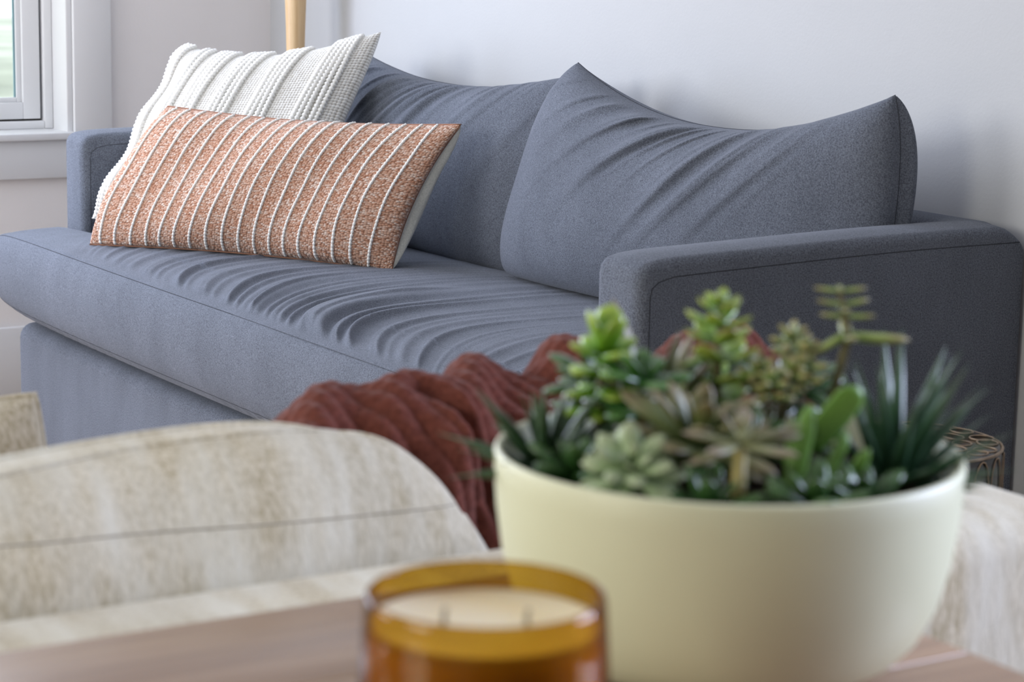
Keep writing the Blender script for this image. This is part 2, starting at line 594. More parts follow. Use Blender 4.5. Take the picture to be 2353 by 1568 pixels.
def arm(y0, y1, rise):
    """boxed upholstered arm: rounded rectangle section swept from front to back, front and top corners softly rounded"""
    xe = SX1 + 0.006
    D_ = xe - SX0
    d = np.concatenate([np.linspace(0, .03, 9), np.linspace(.04, .16, 9), np.linspace(.2, D_ - .10, 12), np.linspace(D_ - .08, D_ - .03, 5), np.linspace(D_ - .024, D_, 8)])
    r, zb = .017, .02
    k = 7
    V, n = [], 0
    for di in d:
        dd = min(di, D_ - di)
        ins = r - math.sqrt(max(0, r * r - max(0, r - dd) ** 2))
        top = ARM_H + .004 - .014 * math.exp(-di / .020) - .003 * math.exp(-di / .10) + rise * float(smoothstep(0, .6, di)) - .030 * float(smoothstep(D_ - .075, D_ + .005, di)) ** 2
        a, b, t0, t1 = y0 + ins, y1 - ins, zb + ins, top - ins * .6
        rr = r * .98
        ring = []
        for cy, cz, a0 in ((a + rr, t0 + rr, math.pi), (b - rr, t0 + rr, 1.5 * math.pi), (b - rr, t1 - rr, 0), (a + rr, t1 - rr, .5 * math.pi)):
            for q in range(k):
                an = a0 + q / (k - 1) * math.pi / 2
                ring.append((SX0 + di, cy + rr * math.cos(an), cz + rr * math.sin(an)))
            if cz == t1 - rr and a0 == 0:
                for q in range(1, 6):      # slight crown across the top
                    f = q / 6
                    ring.append((SX0 + di, (b - rr) * (1 - f) + (a + rr) * f, t1 + .003 * math.sin(math.pi * f)))
        n = len(ring)
        V += ring
    F_ = grid_faces(len(d), n)
    F_ += [(i_ * n + n - 1, (i_ + 1) * n + n - 1, (i_ + 1) * n, i_ * n) for i_ in range(len(d) - 1)]
    F_ += [tuple(range(n)), tuple((len(d) - 1) * n + q for q in range(n))[::-1]]
    o = adopt(link('arm', mesh_from('arm', V, F_), M_SOFA), sofa)
    for ys in (y0 + 0.0002, y1 - 0.0002):
        zz = ARM_H - .022
        pts = [(SX0 + .0185, ys, .05), (SX0 + .0185, ys, .4), (SX0 + .019, ys, zz - .032), (SX0 + .022, ys, zz - .018), (SX0 + .034, ys, zz - .009)]
        pts += [(x, ys, zz - .006 * math.exp(-(x - SX0) / .10) + rise * float(smoothstep(0, .6, x - SX0))) for x in np.linspace(SX0 + .06, xe - .02, 16)]
        tube('seam', pts, .0009, M_SEAM, o, 6)
    return o


arm(SY0, SY0 + ARM_T, 0.010)
arm(SY1 - ARM_T, SY1, 0.004)
# back rail with a padded roll on top
bk = rbox('back_frame', (2.478, SY0 + .04, 0.02), (SX1 + 0.004, SY1 - .04, 0.731), 0.034, M_SOFA, sofa, seg=7)

# seat cushion: one long T shaped bench cushion
prof = np.array([(2.44, .330), (2.30, .300), (1.80, .296), (1.745, .298), (1.70, .309), (1.668, .334),
                 (1.651, .365), (1.643, .405), (1.643, .44), (1.650, .472), (1.668, .4965),
                 (1.70, .5035), (1.75, .508), (1.86, .512), (2.0, .514), (2.2, .512), (2.36, .504), (2.43, .485), (2.455, .42)])
IB, IT = 5, 10      # bottom and top seam


def catmull(P, k):
    P = np.vstack([P[0], P, P[-1]])
    out = []
    for i in range(1, len(P) - 2):
        t = np.linspace(0, 1, k, endpoint=False)[:, None]
        a, b, c, d = P[i - 1], P[i], P[i + 1], P[i + 2]
        out.append(0.5 * ((2 * b) + (c - a) * t + (2 * a - 5 * b + 4 * c - d) * t ** 2 + (3 * b - a - 3 * c + d) * t ** 3))
    out.append(P[-2:-1])
    return np.vstack(out)


KP = 14
pp = catmull(prof, KP)
npf = len(pp)
SEAT_C = np.array([1.95, 0.415])
bankS = fold_bank(11, 2.70, 4.55, 0.040, 0.0060, 0.0125)
bankS2 = fold_bank(12, 2.72, 4.45, 0.088, 0.0075, 0.021)


def seat_surface(i_prof, tau):
    """i_prof: array of profile point indices (float ok), tau in [-1,1] along the length"""
    fx = np.interp(i_prof, np.arange(npf), pp[:, 0])
    fz = np.interp(i_prof, np.arange(npf), pp[:, 1])
    k = np.clip(1 - np.abs(tau) ** 11, 0, 1) ** (1 / 9.0)
    z = SEAT_C[1] + (fz - SEAT_C[1]) * k
    x = np.where(fx < SEAT_C[0], SEAT_C[0] + (fx - SEAT_C[0]) * (0.90 + 0.10 * k), fx)
    wide = 1 - smoothstep(1.80, 1.822, fx)
    y0 = (SY0 + ARM_T + 0.002) * (1 - wide) + (SY0 - 0.025) * wide
    y1 = (SY1 - ARM_T - 0.002) * (1 - wide) + (SY1 + 0.030) * wide
    y = (y0 + y1) / 2 + tau * (y1 - y0) / 2
    # gathered folds on the top panel, sweeping from the front seam towards the back
    top = (i_prof > IT * KP)
    g = 0.29 * (1 - np.exp(-np.clip(fx - 1.68, 0, 9) / 0.15))
    ph = y - g + 0.012 * np.sin(9 * y + 7 * fx)
    env = smoothstep(1.680, 1.715, fx) * (0.22 + 0.78 * np.exp(-((fx - 1.80) / 0.20) ** 2)) * (1 - smoothstep(2.25, 2.4, fx))
    envy = 0.38 + 0.85 * np.exp(-((ph - 3.40) / 0.50) ** 2)
    envy = envy * (1 - smoothstep(4.25, 4.55, ph))
    main = 0.017 * np.exp(-((ph - 3.335) / 0.028) ** 2) * smoothstep(1.69, 1.74, fx) * (1 - smoothstep(1.95, 2.2, fx))
    fold = (fold_eval(ph, bankS) + fold_eval(ph, bankS2) * 0.9) * env * envy + main
    z = z + np.where(top, fold * k, 0)
    # slight irregular sag of the front roll and small puckers along the bottom seam
    front = (i_prof > 2 * KP) & (i_prof <= IT * KP)
    puck = 0.0016 * np.sin(y * 130 + 40 * fz) * np.exp(-((fz - .322) / .016) ** 2) * (0.5 + 0.5 * np.sin(y * 6.0))
    x = x - np.where(front, puck + 0.004 * np.sin(3.1 * y + 1.0), 0)
    return np.stack([x, y, z], -1)


NT = 820
tau = np.linspace(-1, 1, NT)
tau = 0.82 * tau + 0.18 * np.sin(tau * np.pi / 2)
ii = np.arange(npf, dtype=float)
# refine the top part of the profile
ii = np.unique(np.concatenate([ii, np.arange(IT * KP, 15 * KP, 0.5)]))
A, B = np.meshgrid(tau, ii, indexing='ij')
V = seat_surface(B, A)
nP = len(ii)
Fq = grid_faces(NT, nP, flip=True)
for j in range(NT - 1):
    pass
cap0 = tuple(range(nP)); cap1 = tuple((NT - 1) * nP + k for k in range(nP))[::-1]
Fq += [cap0, cap1]
# close the back
Fq += [((i + 1) * nP, i * nP, i * nP + nP - 1, (i + 1) * nP + nP - 1) for i in range(NT - 1)]
seat = adopt(link('seat_cushion', mesh_from('seat_cushion', V.reshape(-1, 3), Fq), M_SOFA), sofa)
ts = np.linspace(-0.985, 0.985, 220)
for isq, nm in ((IB * KP, 'seam'), (IT * KP, 'seam')):
    p = seat_surface(np.full_like(ts, isq), ts)
    tube(nm, p, 0.0008, M_SEAM, seat, 6)


# back cushions
def back_wrinkles(seed, lo, hi, amp, lean, peak, spread):
    b1 = fold_bank(seed, lo, hi, 0.047, amp, 0.012)
    b2 = fold_bank(seed + 1, lo, hi, 0.105, amp * 1.5, 0.024)

    def f(u, v, W, H, side):
        x = u * W / 2
        d = (1 - v) * H / 2
        ph = x + lean * d - 0.5 * d * d + 0.012 * np.sin(14 * x + 20 * d)
        reach = 0.085 + 0.045 * np.sin(9 * ph + seed)
        env = np.exp(-(d / reach) ** 1.5) * np.exp(-((x - peak) / spread) ** 2)
        env2 = np.exp(-((d - .10) / 0.13) ** 2) * np.exp(-((x - peak - .02) / (spread * .8)) ** 2)
        low = 0.008 * np.sin(6 * x + 5 * d) * np.exp(-((v + .1) / .7) ** 2)
        if side < 0: return low
        return fold_eval(ph, b1) * env + fold_eval(ph, b2) * (env * .7 + env2 * .55) + low
    return f


def back_cushion(TL, TR, BR, BL, tf, tb, bow, wr, n, e, rc, over):
    c = Cushion(TL, TR, BR, BL, tf, tb, n, e, bow, wr, rc, over)
    o = adopt(link('back_cushion', c.mesh('back_cushion', 260, 170), M_SOFA), sofa)
    tube('seam', c.edge_path(60), 0.0009, M_SEAM, o, 6, closed=True)
    return o, c


back_cushion((2.455, 4.60, .905), (2.455, 3.69, .912), (2.39, 3.74, .492), (2.39, 4.70, .492), .105, .07,
             (.055, -.02, .0, -.01), back_wrinkles(21, -.5, 1.0, .0125, .95, -.10, .36), 3.2, .42, .006, .03)
back_cushion((2.375, 3.595, .940), (2.400, 2.712, .938), (2.390, 2.760, .51), (2.315, 3.735, .51), .115, .09,
             (.092, -.034, .0, -.030), back_wrinkles(31, -.6, 1.0, .0140, .95, -.03, .27), 3.2, .42, .005, .030)


# ------------------------------------------------------------------ woven pillow fabrics
def woven(name, cols, gap, su, sv, randomness, bumpd, rough=0.9, sheen=0.2):
    m, nt, b = nodes_of(name)
    b.inputs['Roughness'].default_value = rough
    b.inputs['Specular IOR Level'].default_value = 0.1
    b.inputs['Sheen Weight'].default_value = sheen
    vo = N(nt, 'ShaderNodeTexVoronoi', voronoi_dimensions='2D', feature='F1')
    vo.inputs['Scale'].default_value = 1.0
    vo.inputs['Randomness'].default_value = randomness
    nt.links.new(uvcoord(nt, (su, sv, 1)), vo.inputs['Vector'])
    sp = nt.nodes.new('ShaderNodeSeparateColor')
    nt.links.new(vo.outputs['Color'], sp.inputs[0])
    c1 = ramp(nt, sp.outputs[0], cols)
    dk = ramp(nt, vo.outputs['Distance'], [(0.38, (1, 1, 1)), (0.62, gap)])
    mx = N(nt, 'ShaderNodeMix', data_type='RGBA', blend_type='MULTIPLY')
    mx.inputs[0].default_value = 1.0
    nt.links.new(c1, mx.inputs[6]); nt.links.new(dk, mx.inputs[7])
    nt.links.new(mx.outputs[2], b.inputs['Base Color'])
    inv = N(nt, 'ShaderNodeMath', operation='SUBTRACT')
    inv.inputs[0].default_value = 1.0
    nt.links.new(vo.outputs['Distance'], inv.inputs[1])
    bump(nt, b, inv.outputs[0], 0.8, bumpd)
    return m


M_CORAL = woven('terracotta_weave', [(0.0, (0.53, 0.27, 0.17)), (0.40, (0.58, 0.345, 0.24)), (0.75, (0.64, 0.43, 0.33)), (1.0, (0.76, 0.62, 0.53))],
                (0.55, 0.45, 0.40), 190, 260, 0.75, 0.0025)
M_WHITE = woven('ivory_basket_weave', [(0.0, (0.78, 0.76, 0.71)), (1.0, (0.88, 0.87, 0.83))], (0.50, 0.46, 0.42), 150, 150, 0.12, 0.003)
M_IVORY = plain('ivory_wool_yarn', (0.84, 0.825, 0.78), 0.9, 0.1, 0.06, 300, 0.2)
M_CREAMBACK = heather('cream_cotton_backing', (0.50, 0.50, 0.45), (0.64, 0.63, 0.57), 300, 0.1)


def yarn(name, cu, u0, wob, r, bead, mat, parent, seed, v0=-0.985, v1=0.985, lift=0.4, k=150, sides=6):
    rs = np.random.RandomState(seed)
    v = np.linspace(v0, v1, k)
    u = u0 + wob * np.sin(v * 3 + rs.rand() * 6) + wob * 0.6 * np.sin(v * 7 + rs.rand() * 6)
    P = cu.pt(u, v)
    Pu = cu.pt(u + 1e-3, v) - P
    Pv = cu.pt(u, v + 1e-3) - P
    n = np.cross(Pu, Pv); n /= np.linalg.norm(n, axis=1)[:, None] + 1e-12
    d = np.concatenate([[0], np.cumsum(np.linalg.norm(np.diff(P, axis=0), axis=1))])
    rr = r * (0.55 + 0.60 * np.abs(np.sin(d * np.pi / bead)) ** .7 + 0.12 * (rs.rand(k) - .5))
    return tube(name, P + n * r * lift, rr, mat, parent, sides)


# ivory square pillow leaning in the far corner of the sofa
def white_wr(u, v, W, H, side):
    x, y = u * W / 2, v * H / 2
    return 0.006 * np.sin(11 * x + 3) * np.sin(9 * y + 1) + 0.010 * np.exp(-((u + .95) / .25) ** 2) * np.sin(y * 34 + 1)


wp = thing('ivory_pillow', (1.95, 4.5, .51), 'square ivory woven pillow with raised yarn cords leaning on the sofa arm', 'pillow')
cw = Cushion((2.066, 4.738, .921), (2.372, 4.345, .968), (2.115, 4.29, .515), (1.822, 4.715, .525), .080, .060, 3.0, .50,
             (.056, .004, .02, .018), white_wr, .010)
adopt(link('cover', cw.mesh('cover', 120, 120), M_WHITE), wp)
k = 0
for us in ([-.93, -.885, -.84], [-.66, -.60], [-.47, -.425, -.38, -.33], [-.155, -.105, -.05, .0], [.22, .27, .325, .38], [.66, .705, .755, .80, .845]):
    for u0 in us:
        k += 1
        yarn('cord', cw, u0, .006, .0062, .0090, M_IVORY, wp, 100 + k, k=330)


# coral lumbar pillow with white beaded stripes
def coral_wr(u, v, W, H, side):
    x, y = u * W / 2, v * H / 2
    return 0.006 * np.sin(9 * x + 5 * y) + 0.005 * np.sin(19 * x - 12 * y + 2) + 0.004 * np.sin(31 * y + 9 * x) * np.abs(u) ** 3


cp = thing('coral_lumbar_pillow', (1.95, 4.2, .505), 'coral lumbar pillow with thin white stripes lying against the ivory pillow', 'pillow')
cc = Cushion((1.888, 4.415, .806), (2.268, 3.837, .803), (2.140, 3.885, .507), (1.735, 4.480, .508), .066, .068, 2.7, .52,
             (.016, .026, .012, -.010), coral_wr, .003, .045)
adopt(link('front_panel', cc.mesh('front_panel', 130, 90, (1,)), M_CORAL), cp)
adopt(link('back_panel', cc.mesh('back_panel', 90, 60, (-1,)), M_CREAMBACK), cp)
tube('edge_seam', cc.edge_path(50), 0.0022, M_CORAL, cp, 6, closed=True)
for i, u0 in enumerate(np.linspace(-.905, .86, 18)):
    yarn('stripe', cc, u0, .004, .0029, .0080, M_IVORY, cp, 300 + i, k=300, lift=.25)

# ------------------------------------------------------------------ floor lamp in the corner
lp = thing('floor_lamp', (2.47, 4.985, 0), 'honey coloured tapered wooden lamp pole behind the ivory pillow', 'lamp')
M_SHADE = plain('linen_lamp_shade', (0.75, 0.72, 0.66), 0.9, 0.1, 0.05, 80)
M_BRASS = plain('brushed_brass', (0.55, 0.42, 0.20), 0.35, 0.5, 0.05, 40)
lathe('pole', [(0.0, .03), (.016, .03), (.0175, .4), (.0205, .8), (.0235, .93), (.0285, 1.08), (.030, 1.25), (.024, 1.33), (0.0, 1.335)], M_LAMPWOOD, lp, 48,
      (2.47, 4.985, 0))
lathe('base', [(0, 0), (.085, 0), (.09, .006), (.088, .02), (.03, .03), (0, .032)], M_BRASS, lp, 48, (2.47, 4.985, 0))
lathe('shade', [(.095, 1.34), (.07, 1.60), (.068, 1.60), (.093, 1.34), (.095, 1.34)], M_SHADE, lp, 48, (2.47, 4.985, 0))

# ------------------------------------------------------------------ beige sofa with its back to the table
M_BEIGE = heather('oatmeal_chenille', (0.38, 0.32, 0.20), (0.67, 0.60, 0.45), 170, 0.15, 0.0018, (1.6, 1.6, .38), 0.13, 0.95)
M_BEIGE_S = plain('oatmeal_seam', (0.40, 0.36, 0.28), 0.95, 0.05, 0.1, 60)


def streaks(m):
    """pale crushed marks of the chenille nap"""
    nt = m.node_tree
    b = nt.nodes['Principled BSDF']
    src = b.inputs['Base Color'].links[0].from_socket
    n = N(nt, 'ShaderNodeTexNoise', Scale=1.0, Detail=3.0, Roughness=0.55)
    t = nt.nodes.new('ShaderNodeTexCoord')
    mp = nt.nodes.new('ShaderNodeMapping')
    mp.inputs['Rotation'].default_value = (0, math.radians(24), 0)
    mp.inputs['Scale'].default_value = (22, 5, 5.0)
    nt.links.new(t.outputs['Object'], mp.inputs[0])
    nt.links.new(mp.outputs[0], n.inputs['Vector'])
    f = ramp(nt, n.outputs[0], [(0.40, (0, 0, 0)), (0.70, (1, 1, 1))])
    mx = N(nt, 'ShaderNodeMix', data_type='RGBA')
    nt.links.new(f, mx.inputs[0])
    nt.links.new(src, mx.inputs[6])
    mx.inputs[7].default_value = (0.71, 0.68, 0.565, 1)
    nt.links.new(mx.outputs[2], b.inputs['Base Color'])


streaks(M_BEIGE)
bs = thing('beige_sofa', (0.5, 1.75, 0), 'oatmeal beige sofa seen from behind beyond the wooden table', 'sofa')
rbox('back_frame', (-.75, 1.292, .06), (1.378, 1.436, .712), .035, M_BEIGE, bs, seg=7)
rbox('base', (-.75, 1.44, .06), (1.378, 2.20, .25), .03, M_BEIGE, bs)
rbox('arm', (1.20, 1.44, .25), (1.378, 2.20, .52), .04, M_BEIGE, bs)
rbox('arm', (-.75, 1.44, .25), (-.58, 2.20, .52), .04, M_BEIGE, bs)
rbox('seat_cushion', (-.575, 1.445, .25), (.31, 2.22, .42), .05, M_BEIGE, bs, seg=6)
rbox('seat_cushion', (.315, 1.445, .25), (1.195, 2.22, .42), .05, M_BEIGE, bs, seg=6)
for lx in (-.68, 1.31):
    for ly in (1.33, 2.13):
        lathe('foot', [(0, 0), (.018, 0), (.026, .06), (0, .062)], M_TABLE, bs, 16, (lx, ly, 0))


def beige_wr(u, v, W, H, side):
    x, y = u * W / 2, v * H / 2
    return 0.004 * np.sin(15 * x + 6 * y) + 0.003 * np.sin(31 * x - 20 * y)


def beige_cushion(TL, TR, BR, BL, tf, tb, bow, mid, n=3.0, e=.45, rc=.035, over=.012):
    c = Cushion(TL, TR, BR, BL, tf, tb, n, e, bow, beige_wr, rc, over)
    o = adopt(link('back_cushion', c.mesh('back_cushion', 120, 80), M_BEIGE), bs)
    tube('piping', c.edge_path(50), .0028, M_BEIGE, o, 8, closed=True)
    if mid is not None:
        s = np.linspace(-.97, .97, 80)
        p = c.pt(s, np.clip(mid - .37 * s, -.9, .9)) + c.N * .0002
        tube('seam', p, .0009, M_BEIGE_S, o, 6)
        p = c.pt(s, np.full(80, .965)) + c.N * .001
        tube('piping', p, .0022, M_BEIGE, o, 6)
    return o, c


beige_cushion((-.02, 1.555, .738), (.825, 1.555, .810), (1.000, 1.53, .50), (-.06, 1.53, .50), .085, .07, (-.002, -.030, 0, 0), .754, rc=.03)
beige_cushion((.985, 1.60, .765), (1.34, 1.60, .775), (1.365, 1.57, .46), (.99, 1.57, .46), .05, .05, (0, 0, 0, 0), None)
pl = thing('beige_throw_pillow', (.52, 1.98, .42), 'small oatmeal pillow poking up at the far left of the beige sofa', 'pillow')
cpil = Cushion((.33, 2.0, .745), (.705, 1.955, .748), (.735, 1.94, .44), (.33, 1.99, .44), .06, .06, 2.8, .5, (.010, .0, 0, 0), beige_wr, .002)
adopt(link('cover', cpil.mesh('cover', 70, 60), M_BEIGE), pl)
tube('piping', cpil.edge_path(30), .003, M_BEIGE, pl, 6, closed=True)

# ------------------------------------------------------------------ knitted throw
M_KNIT = plain('rust_brown_knit', (0.135, 0.042, 0.030), 0.95, 0.05, 0.28, 260, 0.12)
kn_x = np.array([.70, .74, .80, .84, .876, .917, .943, .97, .999, 1.03, 1.045, 1.06, 1.08, 1.12, 1.16, 1.19, 1.257, 1.31, 1.345])
kn_z = np.array([.70, .745, .783, .791, .805, .811, .799, .807, .806, .793, .812, .824, .818, .800, .806, .812, .814, .79, .755])
NS, NTt = 300, 220
ss = np.linspace(0, 1, NS)
tt = np.linspace(0, 1, NTt)
S, Tt = np.meshgrid(ss, tt, indexing='ij')
Xk = .70 + S * .645
ztop = np.interp(Xk, kn_x, kn_z)
kk = np.ones(7) / 7
ztop = np.apply_along_axis(lambda c: np.convolve(np.pad(c, 3, 'edge'), kk, 'valid'), 0, ztop)
# arc over the cushion: t from the front hem (low, near the table) over the top to the back hem
ang = (Tt - .52) * 2.0
ridge_y = 1.615
arc = np.clip(np.abs(Tt - .52) / .52, 0, 1)
drop = .205 * arc ** 1.9
Yk = ridge_y + np.sin(np.clip((Tt - .52) * 3.0, -1.5, 1.5)) * .095
Zk = ztop - drop
# slant of the folds
ph = Xk * 46 - Tt * 9.0
fold = .010 * np.sin(ph) + .007 * np.sin(ph * 1.9 + 1.3) + .006 * np.sin(Xk * 31 + Tt * 13)
nrm_y = np.sin(np.clip((Tt - .52) * 3.0, -1.5, 1.5)); nrm_z = np.cos(np.clip((Tt - .52) * 3.0, -1.5, 1.5))
deep = -.020 * np.exp(-((Xk - (.885 + (.52 - Tt) * .20)) / .009) ** 2) * smoothstep(.5, .42, Tt) * smoothstep(.02, .2, Tt)
# chunky rib stitches
rib = np.abs(np.sin((Xk + .14 * (Tt - .5)) * np.pi / .018))
st = np.abs(np.sin((Tt * .34 + .006 * np.sign(np.sin((Xk + .14 * (Tt - .5)) * np.pi / .018))) * np.pi / .014))
kd = .0058 * rib ** .6 + .0034 * st * rib
disp = fold * smoothstep(0.0, .25, 1 - arc * .6) + deep + kd
Yk = Yk + nrm_y * disp * 1.0
Zk = Zk + nrm_z * disp * .55
V = np.stack([Xk, Yk, Zk], -1).reshape(-1, 3)
thr = link('knitted_throw', mesh_from('knitted_throw', V, grid_faces(NS, NTt)), M_KNIT)
sol = thr.modifiers.new('thickness', 'SOLIDIFY')
sol.thickness = .008
tag(thr, 'rust brown chunky knitted throw draped over the beige sofa back', 'throw blanket')

# ------------------------------------------------------------------ small drum table beside the grey sofa arm
M_SMOKE = plain('smoked_dark_resin', (0.028, 0.026, 0.026), 0.12, 0.6, 0.2, 30)
M_GOLDEDGE = plain('pale_bronze_edge', (0.24, 0.17, 0.11), 0.35, 0.5, 0.4, 60)
DC = np.array([2.03, 2.24, 0.0]); DR, DH = .128, .508
dt = thing('drum_table', tuple(DC), 'little dark drum side table with pale honeycomb rings beside the grey sofa arm', 'side table')
lathe('body', [(0, .0), (DR - .006, .0), (DR - .001, .01), (DR - .001, DH - .006), (DR - .006, DH), (0, DH)], M_SMOKE, dt, 96, tuple(DC))


def ring_cell(pts, r=.0013):
    tube('cell_ring', pts, r, M_GOLDEDGE, dt, 5, closed=True)


rs = np.random.RandomState(5)
th = np.linspace(0, 2 * np.pi, 20, endpoint=False)
cells = []
for ring, cnt in ((0.0, 1), (.036, 6), (.072, 12), (.107, 18)):
    for i in range(cnt):
        a = 2 * np.pi * (i + .5 * (cnt == 12)) / max(cnt, 1) + rs.rand() * .15
        cells.append((ring * math.cos(a), ring * math.sin(a), a))
for cx_, cy_, a in cells:
    ra, rb = .0145 * (0.85 + .3 * rs.rand()), .0165 * (0.85 + .3 * rs.rand())
    x = ra * np.cos(th); y = rb * np.sin(th)
    ca, sa = math.cos(a), math.sin(a)
    p = np.stack([DC[0] + cx_ + x * ca - y * sa, DC[1] + cy_ + x * sa + y * ca, np.full(20, DH + .0008)], 1)
    ring_cell(p)
tube('rim', np.stack([DC[0] + (DR - .002) * np.cos(np.linspace(0, 2 * np.pi, 72, endpoint=False)),
                      DC[1] + (DR - .002) * np.sin(np.linspace(0, 2 * np.pi, 72, endpoint=False)), np.full(72, DH - .002)], 1), .0022, M_GOLDEDGE, dt, 6, closed=True)
for row in range(3):
    for i in range(22):
        a = 2 * np.pi * (i + .5 * (row % 2)) / 22
        # only the side that faces the room
        hh, ww = .055, .062
        zc = DH - .045 - row * .088
        aa = a + ww * np.cos(th) * 1.9
        p = np.stack([DC[0] + (DR + .0004) * np.cos(aa), DC[1] + (DR + .0004) * np.sin(aa), zc + hh * .72 * np.sin(th)], 1)
        ring_cell(p, .0012)

# ------------------------------------------------------------------ console table
TH = 0.74
ct = thing('console_table', (0.1, 0.9, 0), 'brown wooden console table standing behind the beige sofa', 'table')
ys = np.linspace(.56, 1.264, 6)
for i in range(5):
    rbox('plank', (-.75, ys[i] + .0002, TH - .035), (.95, ys[i + 1] - .0002, TH), .0012, M_TABLE, ct, seg=2)
rbox('apron', (-.70, .60, TH - .12), (.90, .622, TH - .036), .002, M_TABLE, ct, seg=2)
rbox('apron', (-.70, 1.20, TH - .12), (.90, 1.222, TH - .036), .002, M_TABLE, ct, seg=2)
for lx in (-.71, .85):
    for ly in (.59, 1.174):
        rbox('leg', (lx, ly, 0), (lx + .06, ly + .06, TH - .036), .004, M_TABLE, ct, seg=2)

# ------------------------------------------------------------------ candle
CC = (.532, .872, TH)
CH = .126
cd = thing('candle_jar', CC, 'two wick candle in an amber glass jar in front of the planter bowl', 'candle')
ro = [(.0, .001), (.058, .001), (.0615, .004), (.0618, .012), (.0608, .06), (.0585, .105), (.0572, CH - .004), (.0565, CH - .001), (.0555, CH),
      (.0553, CH - .001), (.0548, CH - .004), (.0562, .105), (.0586, .06), (.0596, .014), (.058, .009), (0, .009)]
lathe('jar', ro, M_AMBER, cd, 96, CC)
M_WAX = plain('cream_wax', (0.80, 0.74, 0.55), 0.5, 0.3, 0.03, 12)
M_WAX.node_tree.nodes['Principled BSDF'].inputs['Subsurface Weight'].default_value = 0.25
M_WAX.node_tree.nodes['Principled BSDF'].inputs['Subsurface Radius'].default_value = (.01, .007, .004)
lathe('wax', [(0, .0095), (.0575, .0095), (.0592, .016), (.0582, .06), (.0560, .100), (.0550, CH - .0145), (.0543, CH - .0155), (.03, CH - .0165), (0, CH - .0165)],
      M_WAX, cd, 96, CC)
M_WICK = plain('pale_grey_wick', (0.36, 0.33, 0.26), 0.9, 0.05, 0.2, 200)
for sx in (-1, 1):
    bx = CC[0] + sx * .0195 * .85; by = CC[1] - sx * .0195 * .53
    zz = TH + CH - .0195
    tube('wick', [(bx, by, zz), (bx, by, zz + .006), (bx + .0008, by, zz + .0115)], [.0014, .0014, .0011], M_WICK, cd, 8)

# ------------------------------------------------------------------ planter bowl
BC = np.array([.806, 1.046, TH])
BH = .131
M_BOWL = plain('cream_satin_ceramic', (0.67, 0.68, 0.475), 0.42, 0.45, 0.02, 6)
M_SOIL = plain('dark_potting_soil', (0.035, 0.024, 0.016), 0.95, 0.05, 0.5, 90)
pb = thing('planter_bowl', tuple(BC), 'wide cream ceramic bowl planted with succulents on the wooden table', 'planter')
bprof = [(0, .0008), (.078, .0008), (.092, .004), (.106, .012), (.118, .025), (.128, .045), (.1345, .07), (.138, .095), (.1395, .115), (.140, BH - .003), (.1390, BH - .0006),
         (.1375, BH), (.1358, BH - .001), (.1350, BH - .004), (.134, .10), (.130, .072), (.122, .045), (.105, .02), (.08, .012), (0, .012)]
lathe('bowl', bprof, M_BOWL, pb, 128, tuple(BC))
nth, nr = 60, 14
V = [(BC[0], BC[1], BC[2] + BH - .012)]
for j in range(1, nr + 1):
    for i in range(nth):
        a = 2 * np.pi * i / nth
        r = .1335 * j / nr
        V.append((BC[0] + r * math.cos(a), BC[1] + r * math.sin(a), BC[2] + BH - .022 + .010 * (1 - (j / nr) ** 2) + (rng.rand() - .5) * .004))
Fc = [(0, 1 + i, 1 + (i + 1) % nth) for i in range(nth)]
for j in range(nr - 1):
    for i in range(nth):
        a = 1 + j * nth + i; b_ = 1 + j * nth + (i + 1) % nth
        Fc.append((a, a + nth, b_ + nth, b_))
adopt(link('soil', mesh_from('soil', V, Fc), M_SOIL), pb)

# ------------------------------------------------------------------ succulents
RH = np.array([.848, -.529, 0.]); FH = np.array([.529, .848, 0.])     # along the bowl, across the bowl
RIM = TH + BH


def loc(dx, df, dz):
    return np.array([BC[0], BC[1], RIM]) + RH * dx + FH * df + np.array([0, 0, dz])


def leaf_mat(name, base, mid, tip, rough=0.35, sub=0.12, spots=None):
    m, nt, b = nodes_of(name)
    b.inputs['Roughness'].default_value = rough
    b.inputs['Specular IOR Level'].default_value = 0.5
    b.inputs['Subsurface Weight'].default_value = sub
    b.inputs['Subsurface Radius'].default_value = (.004, .006, .002)
    t = nt.nodes.new('ShaderNodeTexCoord')
    sp = nt.nodes.new('ShaderNodeSeparateXYZ')
    nt.links.new(t.outputs['UV'], sp.inputs[0])
    n = N(nt, 'ShaderNodeTexNoise', Scale=140.0, Detail=2.0)
    nt.links.new(t.outputs['Object'], n.inputs['Vector'])
    ad = N(nt, 'ShaderNodeMath', operation='MULTIPLY_ADD')
    ad.inputs[1].default_value = 0.25
    nt.links.new(n.outputs[0], ad.inputs[0])
    nt.links.new(sp.outputs[1], ad.inputs[2])
    c = ramp(nt, ad.outputs[0], [(0.12, base), (0.6, mid), (1.08 if False else 1.0, tip)])
    if spots:
        vo = N(nt, 'ShaderNodeTexVoronoi', Scale=9.0)
        mp = nt.nodes.new('ShaderNodeMapping'); mp.inputs['Scale'].default_value = (.6, 1.3, 1)
        nt.links.new(t.outputs['UV'], mp.inputs[0]); nt.links.new(mp.outputs[0], vo.inputs['Vector'])
        f = ramp(nt, vo.outputs['Distance'], [(0.16, (1, 1, 1)), (0.26, (0, 0, 0))])
        mx = N(nt, 'ShaderNodeMix', data_type='RGBA')
        nt.links.new(f, mx.inputs[0]); nt.links.new(c, mx.inputs[6]); mx.inputs[7].default_value = (*spots, 1)
        c = mx.outputs[2]
    nt.links.new(c, b.inputs['Base Color'])
    return m


